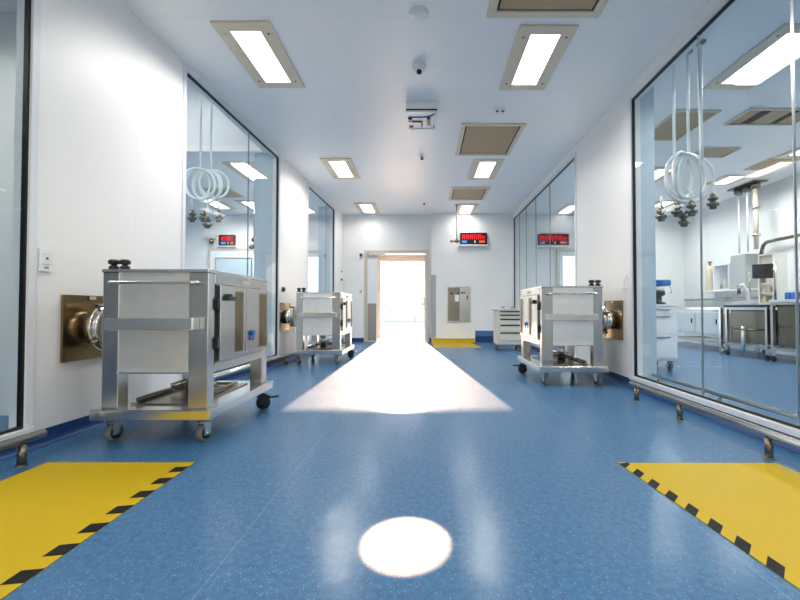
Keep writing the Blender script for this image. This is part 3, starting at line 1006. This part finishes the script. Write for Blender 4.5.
def make_cart(label, loc, rz, flip=1):
    t = thing('transfer_cart', label, 'cart', loc, rz, 'stainless transfer carts')
    B = lambda mb, n, m, par=None, bev=0.0: mb.build(n, M[m], par or t, bev, flip)
    X, L = 0.3525, 1.04
    # closed cabinet with hollow looking bands
    b = MB().box(-0.338, 0.335, 0.014, L - 0.01, 0.475, 1.14)
    B(b, 'cabinet', 'steel', None, 0.003)
    B(MB().box(-X - 0.006, X + 0.006, -0.008, L + 0.008, 1.14, 1.163), 'top_plate', 'steel_bright', None, 0.004)
    # posts: folded sheet legs from top to tray
    for x0, x1, y0, y1 in ((-X, -0.243, 0.0, 0.10), (0.222, X, 0.0, 0.085), (-X, -0.25, L - 0.12, L), (0.25, X, L - 0.12, L)):
        B(MB().box(x0, x1, y0, y1, 0.235, 1.14), 'leg', 'steel', None, 0.004)
    p = B(MB().box(-0.243, 0.222, 0.006, 0.014, 0.478, 1.14), 'front_panel', 'steel_panel')
    B(MB().box(-0.256, 0.236, -0.012, 0.02, 0.466, 0.478).cyl((-0.246, -0.014, 0.472), (-0.246, -0.002, 0.472), 0.008, seg=10).cyl((0.226, -0.014, 0.472), (0.226, -0.002, 0.472), 0.008, seg=10), 'panel_lip', 'steel_bright', p)
    # thin grab rail
    r = 0.012
    y = -0.052
    path = [(-0.285, 0.0, 1.07)] + [(-0.285 + 0.03 - 0.03 * math.cos(a), y + 0.03 - 0.03 * math.sin(a), 1.07) for a in [0.0, 0.4, 0.8, 1.2, 1.5708]]
    path += [(0.265 + 0.03 * math.sin(a), y + 0.03 - 0.03 * math.cos(a), 1.07) for a in [0.0, 0.4, 0.8, 1.2, 1.5708]] + [(0.295, 0.0, 1.07)]
    B(MB().tube(path, r, 12), 'grab_rail', 'steel_bright')
    # deep push handle bent from channel
    h = MB()
    z0, z1 = 0.757, 0.838
    h.box(-0.275, 0.295, -0.085, -0.07, z0, z1).box(-0.275, -0.26, -0.07, 0.0, z0, z1).box(0.28, 0.295, -0.07, 0.0, z0, z1)
    h.box(-0.26, 0.28, -0.07, -0.048, z1 - 0.012, z1).box(-0.26, 0.28, -0.07, -0.048, z0, z0 + 0.012)
    B(h, 'push_handle', 'steel_bright', None, 0.006)
    # door side
    B(MB().box(0.335, X + 0.004, 0.085, L - 0.12, 1.068, 1.14), 'upper_band', 'steel', None, 0.003)
    B(MB().box(0.335, X + 0.004, 0.085, L - 0.12, 0.468, 0.525), 'lower_band', 'steel', None, 0.003)
    B(MB().box(X + 0.004, X + 0.008, 0.50, 0.66, 1.085, 1.12), 'blank_plate', 'beige_metal')
    B(MB().box(0.335, 0.345, 0.085, 0.125, 0.525, 1.068), 'hinge_recess', 'slot')
    for k, (ya, yb) in enumerate(((0.125, 0.535), (0.548, L - 0.02))):
        ym = ya + (yb - ya) * 0.54
        d = MB()
        d.box(0.336, X + 0.022, ya, ym, 0.535, 1.06)
        d.box(0.336, X + 0.006, ym, yb, 0.535, 1.06)
        d.box(X + 0.006, X + 0.022, yb - 0.03, yb, 0.535, 1.06).box(X + 0.006, X + 0.022, ym, yb - 0.03, 1.03, 1.06).box(X + 0.006, X + 0.022, ym, yb - 0.03, 0.535, 0.565)
        dd = B(d, 'door', 'steel', None, 0.003)
        B(MB().box(X + 0.004, X + 0.0075, ym + 0.006, yb - 0.036, 0.570, 1.025), 'inset', 'bronze', dd)
        if k == 0:
            B(MB().box(X + 0.022, X + 0.05, ya + 0.07, ya + 0.17, 0.955, 0.985).cyl((X + 0.02, ya + 0.1, 0.985), (X + 0.05, ya + 0.1, 0.985), 0.02, seg=16), 'latch', 'black_plastic', dd)
        else:
            B(MB().cyl((X + 0.022, ya + 0.1, 0.70), (X + 0.045, ya + 0.1, 0.70), 0.022, seg=16).box(X + 0.03, X + 0.042, ya + 0.09, ya + 0.11, 0.64, 0.7), 'latch', 'blue_plastic', dd)
        for z in (0.93, 0.66):
            B(MB().box(0.345, X + 0.02, ya - 0.035, ya - 0.002, z - 0.035, z + 0.035).cyl((X + 0.012, ya - 0.016, z - 0.05), (X + 0.012, ya - 0.016, z + 0.05), 0.009, seg=12), 'hinge', 'black_plastic' if k == 0 else 'steel_dark', dd)
    # tray base
    tr = MB().box(-0.395, 0.395, -0.045, L + 0.045, 0.166, 0.235)
    tray = B(tr, 'base_tray', 'steel_bright', None, 0.006)
    B(MB().box(-0.235, 0.235, 0.11, L - 0.13, 0.235, 0.245), 'drip_plate', 'steel_dark', tray)
    rr = MB()
    rr.tube([(-0.21, 0.15, 0.262), (-0.21, L - 0.2, 0.262)], 0.016).tube([(0.17, 0.3, 0.262), (0.17, L - 0.2, 0.262)], 0.012)
    rr.tube([(-0.21, L - 0.25, 0.262), (0.17, L - 0.25, 0.262)], 0.012)
    B(rr, 'tray_rail', 'steel_dark', tray)
    B(MB().cyl((-0.05, 0.55, 0.245), (-0.05, 0.55, 0.475), 0.05).cyl((-0.05, 0.55, 0.33), (0.14, 0.55, 0.30), 0.025).cyl((-0.16, 0.45, 0.30), (-0.05, 0.55, 0.34), 0.022), 'drain_pipe', 'steel', tray)
    # casters
    for i, (x, yy) in enumerate(((-0.325, 0.045), (0.29, 0.045), (-0.33, L - 0.09), (0.33, L - 0.09))):
        make_caster('caster', t, x, yy, flip, brake=(i == 3), top=0.166, yaw=(-0.2, -0.3, 0.4, -0.95)[i])
    # clamp knobs on top
    for x in (-0.325, -0.25):
        B(MB().lathe((x, 0.06, 1.163), (0, 0, 1), [(0.03, 0), (0.03, 0.022), (0.016, 0.028), (0.016, 0.034), (0.034, 0.04), (0.034, 0.062), (0.02, 0.07)], 16), 'clamp_knob', 'black_plastic')
    # docking collar on the wall side
    cpt = MB()
    cpt.lathe((-0.338, 0.34, 0.76), (-1, 0, 0), [(0.14, 0), (0.14, 0.03), (0.165, 0.035), (0.165, 0.055), (0.145, 0.06), (0.145, 0.085)], 40)
    B(cpt, 'docking_collar', 'steel_bright')
    return t


cartL = make_cart('large stainless cart at the near left, docked to a wall port', (-1.7965, 2.80, 0), 0)
cartL2 = copy_tree(cartL, (-1.708, 6.72, 0), 0, 'stainless cart farther along the left wall, close to the doorway')
cartR = make_cart('stainless cart docked at the right wall beside the drawer trolley', (1.7025, 4.86, 0), 0, -1)


# ------------------------------------------------------------------ wall docking ports
def wall_port(label, loc, rz):
    t = thing('wall_port', label, 'wall port', loc, rz, 'wall docking ports')
    MB().box(0.001, 0.012, -0.24, 0.24, -0.235, 0.235).frame(0.012, 0.018, -0.24, 0.24, -0.235, 0.235, 0.012, 'yz').build('panel', M['bronze'], t)
    MB().lathe((0.012, 0, 0), (1, 0, 0), [(0.115, 0), (0.115, 0.122)], 40).build('sleeve', M['steel_bright'], t)
    MB().lathe((0.130, 0, 0), (1, 0, 0), [(0.14, 0), (0.172, 0.004), (0.178, 0.012), (0.172, 0.024), (0.15, 0.03), (0.15, 0.04), (0.165, 0.045), (0.165, 0.06), (0.14, 0.064)], 44).build('ring', M['steel_bright'], t)
    for a in (0.5, 2.1, 3.7, 5.3):
        c, s = math.cos(a), math.sin(a)
        MB().cyl((0.128, 0.185 * c, 0.185 * s), (0.2, 0.185 * c, 0.185 * s), 0.014, seg=12).build('clamp', M['steel_dark'], t)
    MB().box(0.15, 0.17, -0.02, 0.02, -0.29, -0.18).build('lever', M['white'], t, 0.004)
    MB().box(0.018, 0.024, -0.03, 0.03, 0.205, 0.23).build('catch', M['steel_bright'], t)
    return t


wall_port('bronze square wall port behind the large near left cart', on_left(3.14, 0.0, 0.76), -AL)
wall_port('bronze square wall port behind the farther left cart', on_left(7.06, 0.0, 0.76), -AL)
wall_port('bronze square wall port on the right wall behind the right cart', (XR, 5.20, 0.76), PI)


# ------------------------------------------------------------------ drawer trolleys
def drawer_trolley(label, loc, rz, w, d, h, body, rows, slots):
    t = thing('drawer_trolley', label, 'trolley', loc, rz)
    z0 = 0.14
    MB().box(-w / 2, w / 2, 0, d, z0, h - 0.03).build('body', M[body], t, 0.006)
    MB().box(-w / 2 - 0.03, w / 2 + 0.03, -0.02, d + 0.02, h - 0.03, h).build('top', M[body], t, 0.006)
    z = h - 0.05
    for i, rh in enumerate(rows):
        dr = MB().box(-w / 2 + 0.05, w / 2 - 0.02, -0.018, 0.0, z - rh + 0.008, z).build('drawer', M[body], t, 0.004)
        if slots:
            MB().box(-w / 2 + 0.06, w / 2 - 0.03, -0.024, -0.018, z - 0.032, z - 0.004).build('pull_slot', M['slot'], dr)
        else:
            MB().box(-w / 2 + 0.15, w / 2 - 0.12, -0.04, -0.018, z - 0.03, z - 0.018).build('pull_bar', M['steel'], dr)
        z -= rh
    for x in (-w / 2 + 0.06, w / 2 - 0.06):
        for y in (0.07, d - 0.09):
            make_caster('caster', t, x, y, 1, top=z0)
    return t


dt = drawer_trolley('pale drawer trolley by the far right window behind the right cart', (1.80, 8.85, 0), 0, 0.56, 0.5, 0.90, 'beige_cab', [0.075, 0.09, 0.125, 0.16, 0.18], True)
MB().box(-0.36, -0.28, 0.02, 0.45, 0.872, 0.895).build('side_handle', M['beige_cab'], dt, 0.004)
for x, lab in ((-0.12, 'small dark cup standing on the pale drawer trolley, left one'), (0.08, 'small dark cup standing on the pale drawer trolley, right one')):
    tag(MB().lathe((1.80 + x, 9.05, 0.9), (0, 0, 1), [(0.035, 0), (0.04, 0.03), (0.03, 0.035)]).build('cup', M['joint']), lab, 'cup')


# ------------------------------------------------------------------ hose drops
def hose_drop(label, loc, spread, ztop, coil_z, R, fit):
    """ceiling fed white hoses coiled on their poles, couplings hanging below"""
    t = thing('hose_drop', label, 'hose', (loc[0], loc[1], ztop))
    for i, (dx, dy) in enumerate(spread):
        MB().lathe((dx, dy, 0), (0, 0, -1), [(0.05, 0), (0.045, 0.015), (0.012, 0.025)], 20).build('ceiling_plate', M['joint'], t)
        p = [(dx, dy, -0.02)] + [(dx + 0.002 * math.sin(k), dy, -0.02 - (ztop - coil_z - R * 0.6) * k / 8) for k in range(1, 9)]
        MB().tube(p, 0.0135, 10).build('hose', M['hose'], t)
    cz = coil_z - ztop
    cx = sum(a for a, _ in spread) / len(spread)
    cy = sum(b for _, b in spread) / len(spread)
    rnd = random.Random(11)
    for i in range(6):
        r = R * (0.90 + 0.16 * rnd.random())
        ox, oz = (i - 2.5) * 0.034, rnd.uniform(-0.03, 0.03)
        tl = rnd.uniform(-0.5, 0.5)
        pts = []
        for k in range(36):
            w = 2 * PI * k / 36
            pts.append((cx + ox + r * (0.92 if i % 2 else 0.72) * math.cos(w) * math.cos(tl), cy + (i - 2.5) * 0.02 + r * math.cos(w) * math.sin(tl), cz + oz + r * math.sin(w)))
        MB().tube(pts, 0.0145, 10, closed=True).build('hose_coil', M['hose'], t)
    for k, (dx, dy, dz) in enumerate(fit):
        z = dz - ztop
        c = MB()
        c.tube([(cx + dx, cy + dy, cz - R * 0.72), (cx + dx, cy + dy, z + 0.1)], 0.0105, 10)
        c.build('hose_tail', M['hose'], t)
        f = MB()
        f.lathe((cx + dx, cy + dy, z + 0.11), (0, 0, -1), [(0.016, 0), (0.024, 0.01), (0.024, 0.04), (0.044, 0.045), (0.044, 0.065), (0.028, 0.07), (0.028, 0.09), (0.050, 0.095), (0.050, 0.12), (0.032, 0.125), (0.032, 0.15), (0.012, 0.155)], 20)
        f.cyl((cx + dx - 0.055, cy + dy, z + 0.0), (cx + dx + 0.055, cy + dy, z + 0.0), 0.014, seg=12)
        f.build('coupling', M['steel_dark'], t)
    return t


hose_drop('white hoses coiled on ceiling drops behind the large right window, couplings below', (2.585, 4.06, 0),
          [(-0.05, 0.18), (0.0, 0.03), (0.03, -0.12)], CEIL, 2.19, 0.225,
          [(-0.20, 0.12, 1.82), (-0.075, 0.06, 1.85), (-0.01, -0.06, 1.83), (0.015, 0.1, 1.76), (0.17, -0.1, 1.89)])
hose_drop('white hoses coiled on ceiling drops behind the middle left window', (-2.80, 5.15, 0),
          [(-0.0, 0.05), (0.115, 0.08)], RAISE_Z, 2.44, 0.195,
          [(-0.16, 0.0, 2.02), (-0.07, 0.1, 2.04), (0.03, 0.0, 1.94), (0.12, 0.1, 2.04)])


def reflection_bar(label, loc, n):  # solid bar built where the window glass shows a dark reflection
    t = thing('reflection_bar', label, 'reflection bar', loc)
    MB().box(-0.42, 0.42, -0.05, 0.05, -0.05, 0).build('bar', M['steel_dark'], t, 0.004)
    for k in range(n):
        x = -0.32 + 0.64 * k / (n - 1)
        MB().lathe((x, 0, -0.05), (0, 0, -1), [(0.03, 0), (0.03, 0.05), (0.05, 0.06), (0.05, 0.1), (0.025, 0.12)], 16).build('coupling', M['steel_dark'], t)
    return t


reflection_bar('dark bar of couplings in place of a glass reflection, beside the left room ceiling light', (-3.15, 8.85, CEIL), 5)
t = thing('hanging_cable', 'thin steel drop with couplings left of the far end of the left room', 'drop', (-3.55, 8.7, CEIL))
MB().cyl((0, 0, 0), (0, 0, -1.25), 0.012).build('rod', M['steel'], t)
for x, z in ((-0.05, -1.2), (0.05, -1.32), (0.0, -1.05)):
    MB().lathe((x, 0, z), (0, 0, -1), [(0.03, 0), (0.055, 0.03), (0.055, 0.08), (0.03, 0.1)], 16).build('coupling', M['steel_dark'], t)
t = thing('hanging_cable', 'steel drop with couplings beside the glass return of the left room', 'drop', (-3.02, 8.5, CEIL))
MB().cyl((0, 0, 0), (0, 0, -1.1), 0.012).build('rod', M['steel'], t)
for x, z in ((-0.04, -1.05), (0.05, -1.15), (0.0, -1.28)):
    MB().lathe((x, 0, z), (0, 0, -1), [(0.03, 0), (0.055, 0.03), (0.055, 0.08), (0.03, 0.1)], 16).build('coupling', M['steel_dark'], t)
t = thing('wall_shelf', 'pale shelf rail on the end wall of the left room, left of the red display', 'shelf', (-5.75, YB, 2.6))
MB().box(-0.18, 0.12, -0.12, -0.001, 0.18, 0.24).build('shelf', M['steel_panel'], t)
MB().lathe((0.02, -0.1, 0.17), (0, 0, -1), [(0.04, 0), (0.06, 0.05), (0.06, 0.12), (0.03, 0.15)], 16).build('coupling', M['steel_dark'], t)

# ------------------------------------------------------------------ the lab behind the large right window
dl = drawer_trolley('white lab trolley behind the far edge of the large right window', (3.31, 6.1, 0), 0, 0.70, 0.55, 0.96, 'white', [0.1, 0.3, 0.34], False)
t = thing('lab_instrument', 'blue topped instrument standing on the white lab trolley', 'instrument', (3.53, 6.35, 0.96))
MB().lathe((0, 0, 0), (0, 0, 1), [(0.1, 0), (0.1, 0.03), (0.05, 0.04), (0.045, 0.12), (0.09, 0.14), (0.09, 0.2)], 24).build('base', M['black_plastic'], t)
MB().lathe((0, 0, 0.2), (0, 0, 1), [(0.07, 0), (0.085, 0.02), (0.085, 0.06), (0.05, 0.08)], 24).build('neck', M['white'], t)
MB().box(-0.13, 0.15, -0.09, 0.09, 0.28, 0.37).build('head', M['blue_plastic'], t, 0.02)
MB().tube([(0.15, 0, 0.31), (0.2, 0, 0.24), (0.2, 0, 0.16)], 0.012).build('spout', M['white'], t)


def lab_bench(label, y0, y1, x, tank):
    """frame bench against the lab wall; x is its front edge (facing the corridor)"""
    t = thing('lab_bench', label, 'bench', (x, y0, 0), 0)
    W, D = y1 - y0, 0.72
    fr = MB()
    zt = 1.0 if tank == 2 else 0.92
    for a in (0.0, W):
        for b_ in (0.0, D):
            fr.box(b_ - 0.025, b_ + 0.025, a - 0.025, a + 0.025, 0.10, zt)
    fr.box(-0.02, 0.02, 0.025, W - 0.025, 0.2, 0.24).box(D - 0.02, D + 0.02, 0.025, W - 0.025, 0.2, 0.24)
    fr.box(0.025, D - 0.025, -0.02, 0.02, 0.2, 0.24).box(0.025, D - 0.025, W - 0.02, W + 0.02, 0.2, 0.24)
    fr.box(-0.02, 0.02, 0.025, W - 0.025, zt - 0.04, zt)
    fr.build('frame', M['steel_bright'], t)
    for a in (0.0, W):
        for b_ in (0.0, D):
            MB().lathe((b_ - 0.018, a, 0.05), (1, 0, 0), [(0.03, 0), (0.05, 0.004), (0.05, 0.032), (0.03, 0.036)], 20).box(b_ - 0.025, b_ + 0.025, a - 0.012, a + 0.012, 0.05, 0.10).build('caster', M['hub'] if tank else M['steel'], t)
    if tank:
        MB().box(0.03, D - 0.03, 0.04, W - 0.04, 0.26, zt - 0.05).build('tank', M['steel_dark'], t, 0.02)
        MB().box(0.015, 0.03, 0.08, W - 0.08, zt - 0.36, zt - 0.08).build('tank_panel', M['steel_dark'], t)
        MB().box(-0.04, D + 0.04, -0.04, W + 0.04, zt, zt + 0.045).build('worktop', M['dark_top'] if tank == 1 else M['steel_panel'], t, 0.006)
        MB().tube([(-0.01, 0.2, zt - 0.40), (-0.05, 0.2, zt - 0.4), (-0.05, W - 0.2, zt - 0.4), (-0.01, W - 0.2, zt - 0.4)], 0.016).build('rail', M['steel_dark'], t)
        MB().tube([(-0.02, W * 0.55, 0.12), (-0.02, W * 0.55, zt - 0.35)], 0.03).build('drain_pipe', M['steel_panel'], t)
    else:
        n = 2
        for k in range(n):
            a0 = 0.04 + k * (W - 0.08) / n
            a1 = a0 + (W - 0.08) / n - 0.03
            cb = MB().box(0.02, D - 0.03, a0, a1, 0.36, zt - 0.10).build('cabinet', M['white'], t, 0.006)
            MB().box(0.004, 0.02, a0 + 0.02, a1 - 0.02, 0.38, zt - 0.13).build('door', M['white'], cb, 0.004)
            MB().box(-0.012, 0.004, a0 + 0.08, a0 + 0.1, 0.58, 0.68).build('handle', M['slot'], cb)
    return t


lab_bench('steel framed bench with white cabinets along the lab wall', 8.35, 10.0, 5.88, 0)
lab_bench('stainless tank bench with dark top along the lab wall', 7.22, 8.18, 5.88, 1)
lab_bench('stainless tank bench with pale top at the right edge of the photo', 5.75, 7.1, 5.88, 2)

# on the benches
t = thing('microscope', 'white bench instrument standing on the dark topped lab bench', 'instrument', (6.05, 7.98, 0.965))
MB().box(-0.1, 0.16, -0.12, 0.12, 0, 0.06).build('base', M['white'], t, 0.01)
MB().tube([(0.1, 0, 0.05), (0.08, 0, 0.25), (-0.02, 0, 0.38), (-0.08, 0, 0.36)], 0.035).build('arm', M['white'], t)
MB().cyl((-0.08, 0, 0.38), (-0.08, 0, 0.2), 0.03).build('tube', M['steel_dark'], t)
MB().cyl((0.14, 0.02, 0.02), (0.14, 0.02, 0.62), 0.012).build('stand', M['steel_dark'], t)
t = thing('monitor', 'black monitor on a pole arm above the lab benches', 'monitor', (6.12, 7.6, 0.965))
MB().cyl((0.1, -0.16, 0), (0.1, -0.16, 0.78), 0.02).cyl((0.1, -0.16, 0.6), (0.02, -0.02, 0.6), 0.015).build('arm', M['steel'], t)
MB().box(-0.02, 0.02, -0.15, 0.15, 0.48, 0.74).build('casing', M['black_plastic'], t, 0.006)
MB().box(-0.024, -0.02, -0.136, 0.136, 0.494, 0.726).build('screen', M['screen'], t)
t.rotation_euler = (0, 0, 0.75)
t = thing('instrument_rack', 'beige rack of small instruments behind the monitor', 'rack', (6.32, 7.76, 0.965))
MB().frame(0, 0.25, -0.16, 0.2, 0, 0.95, 0.03, 'yz').build('rack_frame', M['steel_panel'], t)
for k, z in enumerate((0.03, 0.2, 0.38)):
    MB().box(0.01, 0.24, -0.13, 0.17, z, z + 0.03).build('shelf', M['beige_metal'], t)
    for j in range(3):
        MB().box(0.04, 0.16, -0.12 + j * 0.1, -0.04 + j * 0.1, z + 0.03, z + 0.11 + 0.02 * ((j + k) % 3)).build('module', M[('beige_cab', 'steel_dark', 'beige_metal')[(j + k) % 3]], t)
MB().box(0.03, 0.22, -0.13, 0.17, 0.75, 0.92).build('top_module', M['beige_metal'], t)
for k in range(4):
    o = tag(MB().box(-0.06, 0.06, -0.05, 0.05, 0, 0.12).box(-0.045, 0.045, -0.035, 0.035, 0.12, 0.15, 1).build('blue_carton', [M['blue_plastic'], M['white']]),
            ['blue carton on the pale bench, nearest the monitor', 'blue carton on the pale bench, second from the monitor', 'blue carton on the pale bench, third from the monitor', 'blue carton on the pale bench, fourth from the monitor'][k], 'carton', 'blue cartons on the lab bench')
    o.location = (6.1, 7.0 - 0.135 * k, 1.045)
t = thing('gas_cylinder', 'slim pale cylinder standing upright against the lab wall', 'cylinder', (6.75, 9.93, 1.31))
MB().lathe((0, 0, 0), (0, 0, 1), [(0.09, 0), (0.1, 0.02), (0.1, 0.5), (0.07, 0.58), (0.03, 0.6)], 24).build('body', M['beige_metal'], t)
MB().lathe((0, 0, 0.6), (0, 0, 1), [(0.025, 0), (0.025, 0.06), (0.045, 0.07), (0.045, 0.1)], 16).build('valve', M['steel_dark'], t)
t = thing('wall_cabinet', 'glass fronted steel wall cabinet with bottles on the lab wall', 'cabinet', (6.62, 8.66, 1.31))
MB().box(0.0, 0.37, 0.0, 0.46, 0, 0.58).build('body', M['cab_grey'], t, 0.004)
MB().box(0.30, 0.37, 0.47, 0.98, 0.0, 0.58).frame(0.0, 0.30, 0.47, 0.98, 0, 0.58, 0.03, 'yz').build('open_bay', M['white'], t)
MB().box(0.0, 0.3, 0.0, 0.42, 0.58, 0.72).build('top_box', M['cab_grey'], t)
for k, (y, m_, h) in enumerate(((0.55, 'white', 0.16), (0.65, 'orange_led', 0.08), (0.75, 'beige_metal', 0.2), (0.86, 'joint', 0.12))):
    tag(MB().lathe((6.72, 8.66 + y, 1.341), (0, 0, 1), [(0.024, 0), (0.024, h * 0.7), (0.01, h * 0.8), (0.01, h)], 14).build('bottle', M['beige_cab'] if m_ == 'orange_led' else M[m_]),
        ['white bottle in the open cabinet bay, nearest the steel door', 'short pale bottle beside the white bottle in the open bay', 'tall beige bottle in the open cabinet bay', 'grey bottle at the far end of the open cabinet bay'][k], 'bottle', 'bottles in the wall cabinet')
tag(MB().box(6.58, 6.99, 8.6, 10.15, 1.275, 1.309).build('wall_shelf', M['steel_panel'], None, 0.004), 'long pale steel shelf on the lab wall carrying the cabinet and cylinder', 'shelf')
t = thing('wall_rail', 'long steel utility rail along the lab wall below the cabinet', 'rail', (6.93, 8.1, 1.12))
MB().cyl((0, 0, 0), (0, 3.1, 0), 0.025).build('rail', M['steel'], t)
for y in (0.3, 1.6, 2.9):
    MB().box(0, 0.069, y - 0.02, y + 0.02, -0.03, 0.03).build('bracket', M['steel_dark'], t)
# pipes
for i, (y, r, m_, z0, lab) in enumerate(((8.80, 0.018, 'white', 2.06, 'thin white pipe dropping from the lab ceiling, left of three'),
                                         (8.56, 0.018, 'white', 2.06, 'thin white pipe dropping from the lab ceiling, middle of three'),
                                         (8.34, 0.045, 'beige_metal', 2.08, 'thick beige pipe dropping from the lab ceiling, right of three'))):
    t = thing('drop_pipe', lab, 'pipe', (6.60, y, CEIL), 0, 'lab drop pipes')
    MB().box(-0.14, 0.14, -0.14, 0.14, -0.03, -0.001).build('ceiling_plate', M['steel_dark'], t)
    MB().lathe((0, 0, -0.03), (0, 0, -1), [(0.08, 0), (0.08, 0.1), (0.05, 0.12)], 20).build('flange', M['steel_dark'], t)
    MB().cyl((0, 0, -0.15), (0, 0, z0 - CEIL), r).build('pipe', M[m_], t)
    if i == 2:
        for z in (-0.5, -1.05):
            MB().lathe((0, 0, z), (0, 0, -1), [(0.075, 0), (0.075, 0.04)], 20).build('clamp', M['steel'], t)
t = thing('wall_mounted_pipe', 'bent steel pipe running along the lab wall to the right edge', 'pipe', (6.86, 8.55, 0.06))
pts = [(0, 0, 1.93), (0, -0.02, 2.02), (0, -0.06, 2.12), (0, -0.14, 2.17), (0, -0.3, 2.18), (0, -3.2, 2.18)]
MB().tube(pts, 0.035, 14).build('pipe', M['steel_dark'], t)
MB().lathe((0, 0, 1.93), (0, 0, -1), [(0.06, 0), (0.06, 0.06)], 20).build('flange', M['steel_dark'], t)

# ------------------------------------------------------------------ light
def spot(name, loc, target, watt, size, blend, radius, rgb):
    l = bpy.data.lights.new(name, 'SPOT')
    l.energy = watt
    l.spot_size = size
    l.spot_blend = blend
    l.shadow_soft_size = radius
    l.color = rgb
    o = bpy.data.objects.new(name, l)
    o.location = loc
    o.rotation_euler = (Vector(target) - Vector(loc)).to_track_quat('-Z', 'Y').to_euler()
    COL.objects.link(o)
    return o


# low daylight beam through the open doors
spot('daylight', (-1.36, 24.5, 5.42), (-0.6, 8.0, 0.5), 50000, math.radians(50), 0.1, 0.05, (1.0, 0.68, 0.46))
# the round pool of the ceiling spotlight
spot('ceiling_spotlight_beam', (-0.055, 3.52, CEIL - 0.04), (-0.075, 1.635, 0), 10500, 2 * math.atan(0.190 / 3.9), 0.34, 0.006, (1.0, 0.36, 0.135))

w = bpy.data.worlds.new('sky')
S.world = w
w.use_nodes = True
nt = w.node_tree
bg = nt.nodes['Background']
tc = nt.nodes.new('ShaderNodeTexCoord')
sx = nt.nodes.new('ShaderNodeSeparateXYZ')
rp = nt.nodes.new('ShaderNodeValToRGB')
rp.color_ramp.elements[0].position = 0.0
rp.color_ramp.elements[0].color = (1.0, 0.98, 0.95, 1)
rp.color_ramp.elements[1].position = 0.6
rp.color_ramp.elements[1].color = (0.75, 0.86, 1.0, 1)
nt.links.new(tc.outputs['Generated'], sx.inputs[0])
nt.links.new(sx.outputs['Z'], rp.inputs[0])
nt.links.new(rp.outputs[0], bg.inputs[0])
bg.inputs[1].default_value = 1.6

S.view_settings.view_transform = 'Standard'
S.view_settings.look = 'None'
S.view_settings.gamma = 1.0
S.view_settings.use_curve_mapping = False
S.view_settings.exposure = 0.26
S.cycles.use_denoising = True
S.cycles.max_bounces = 10
S.cycles.diffuse_bounces = 6
S.cycles.glossy_bounces = 5
S.cycles.transparent_max_bounces = 16
S.cycles.sample_clamp_indirect = 8.0
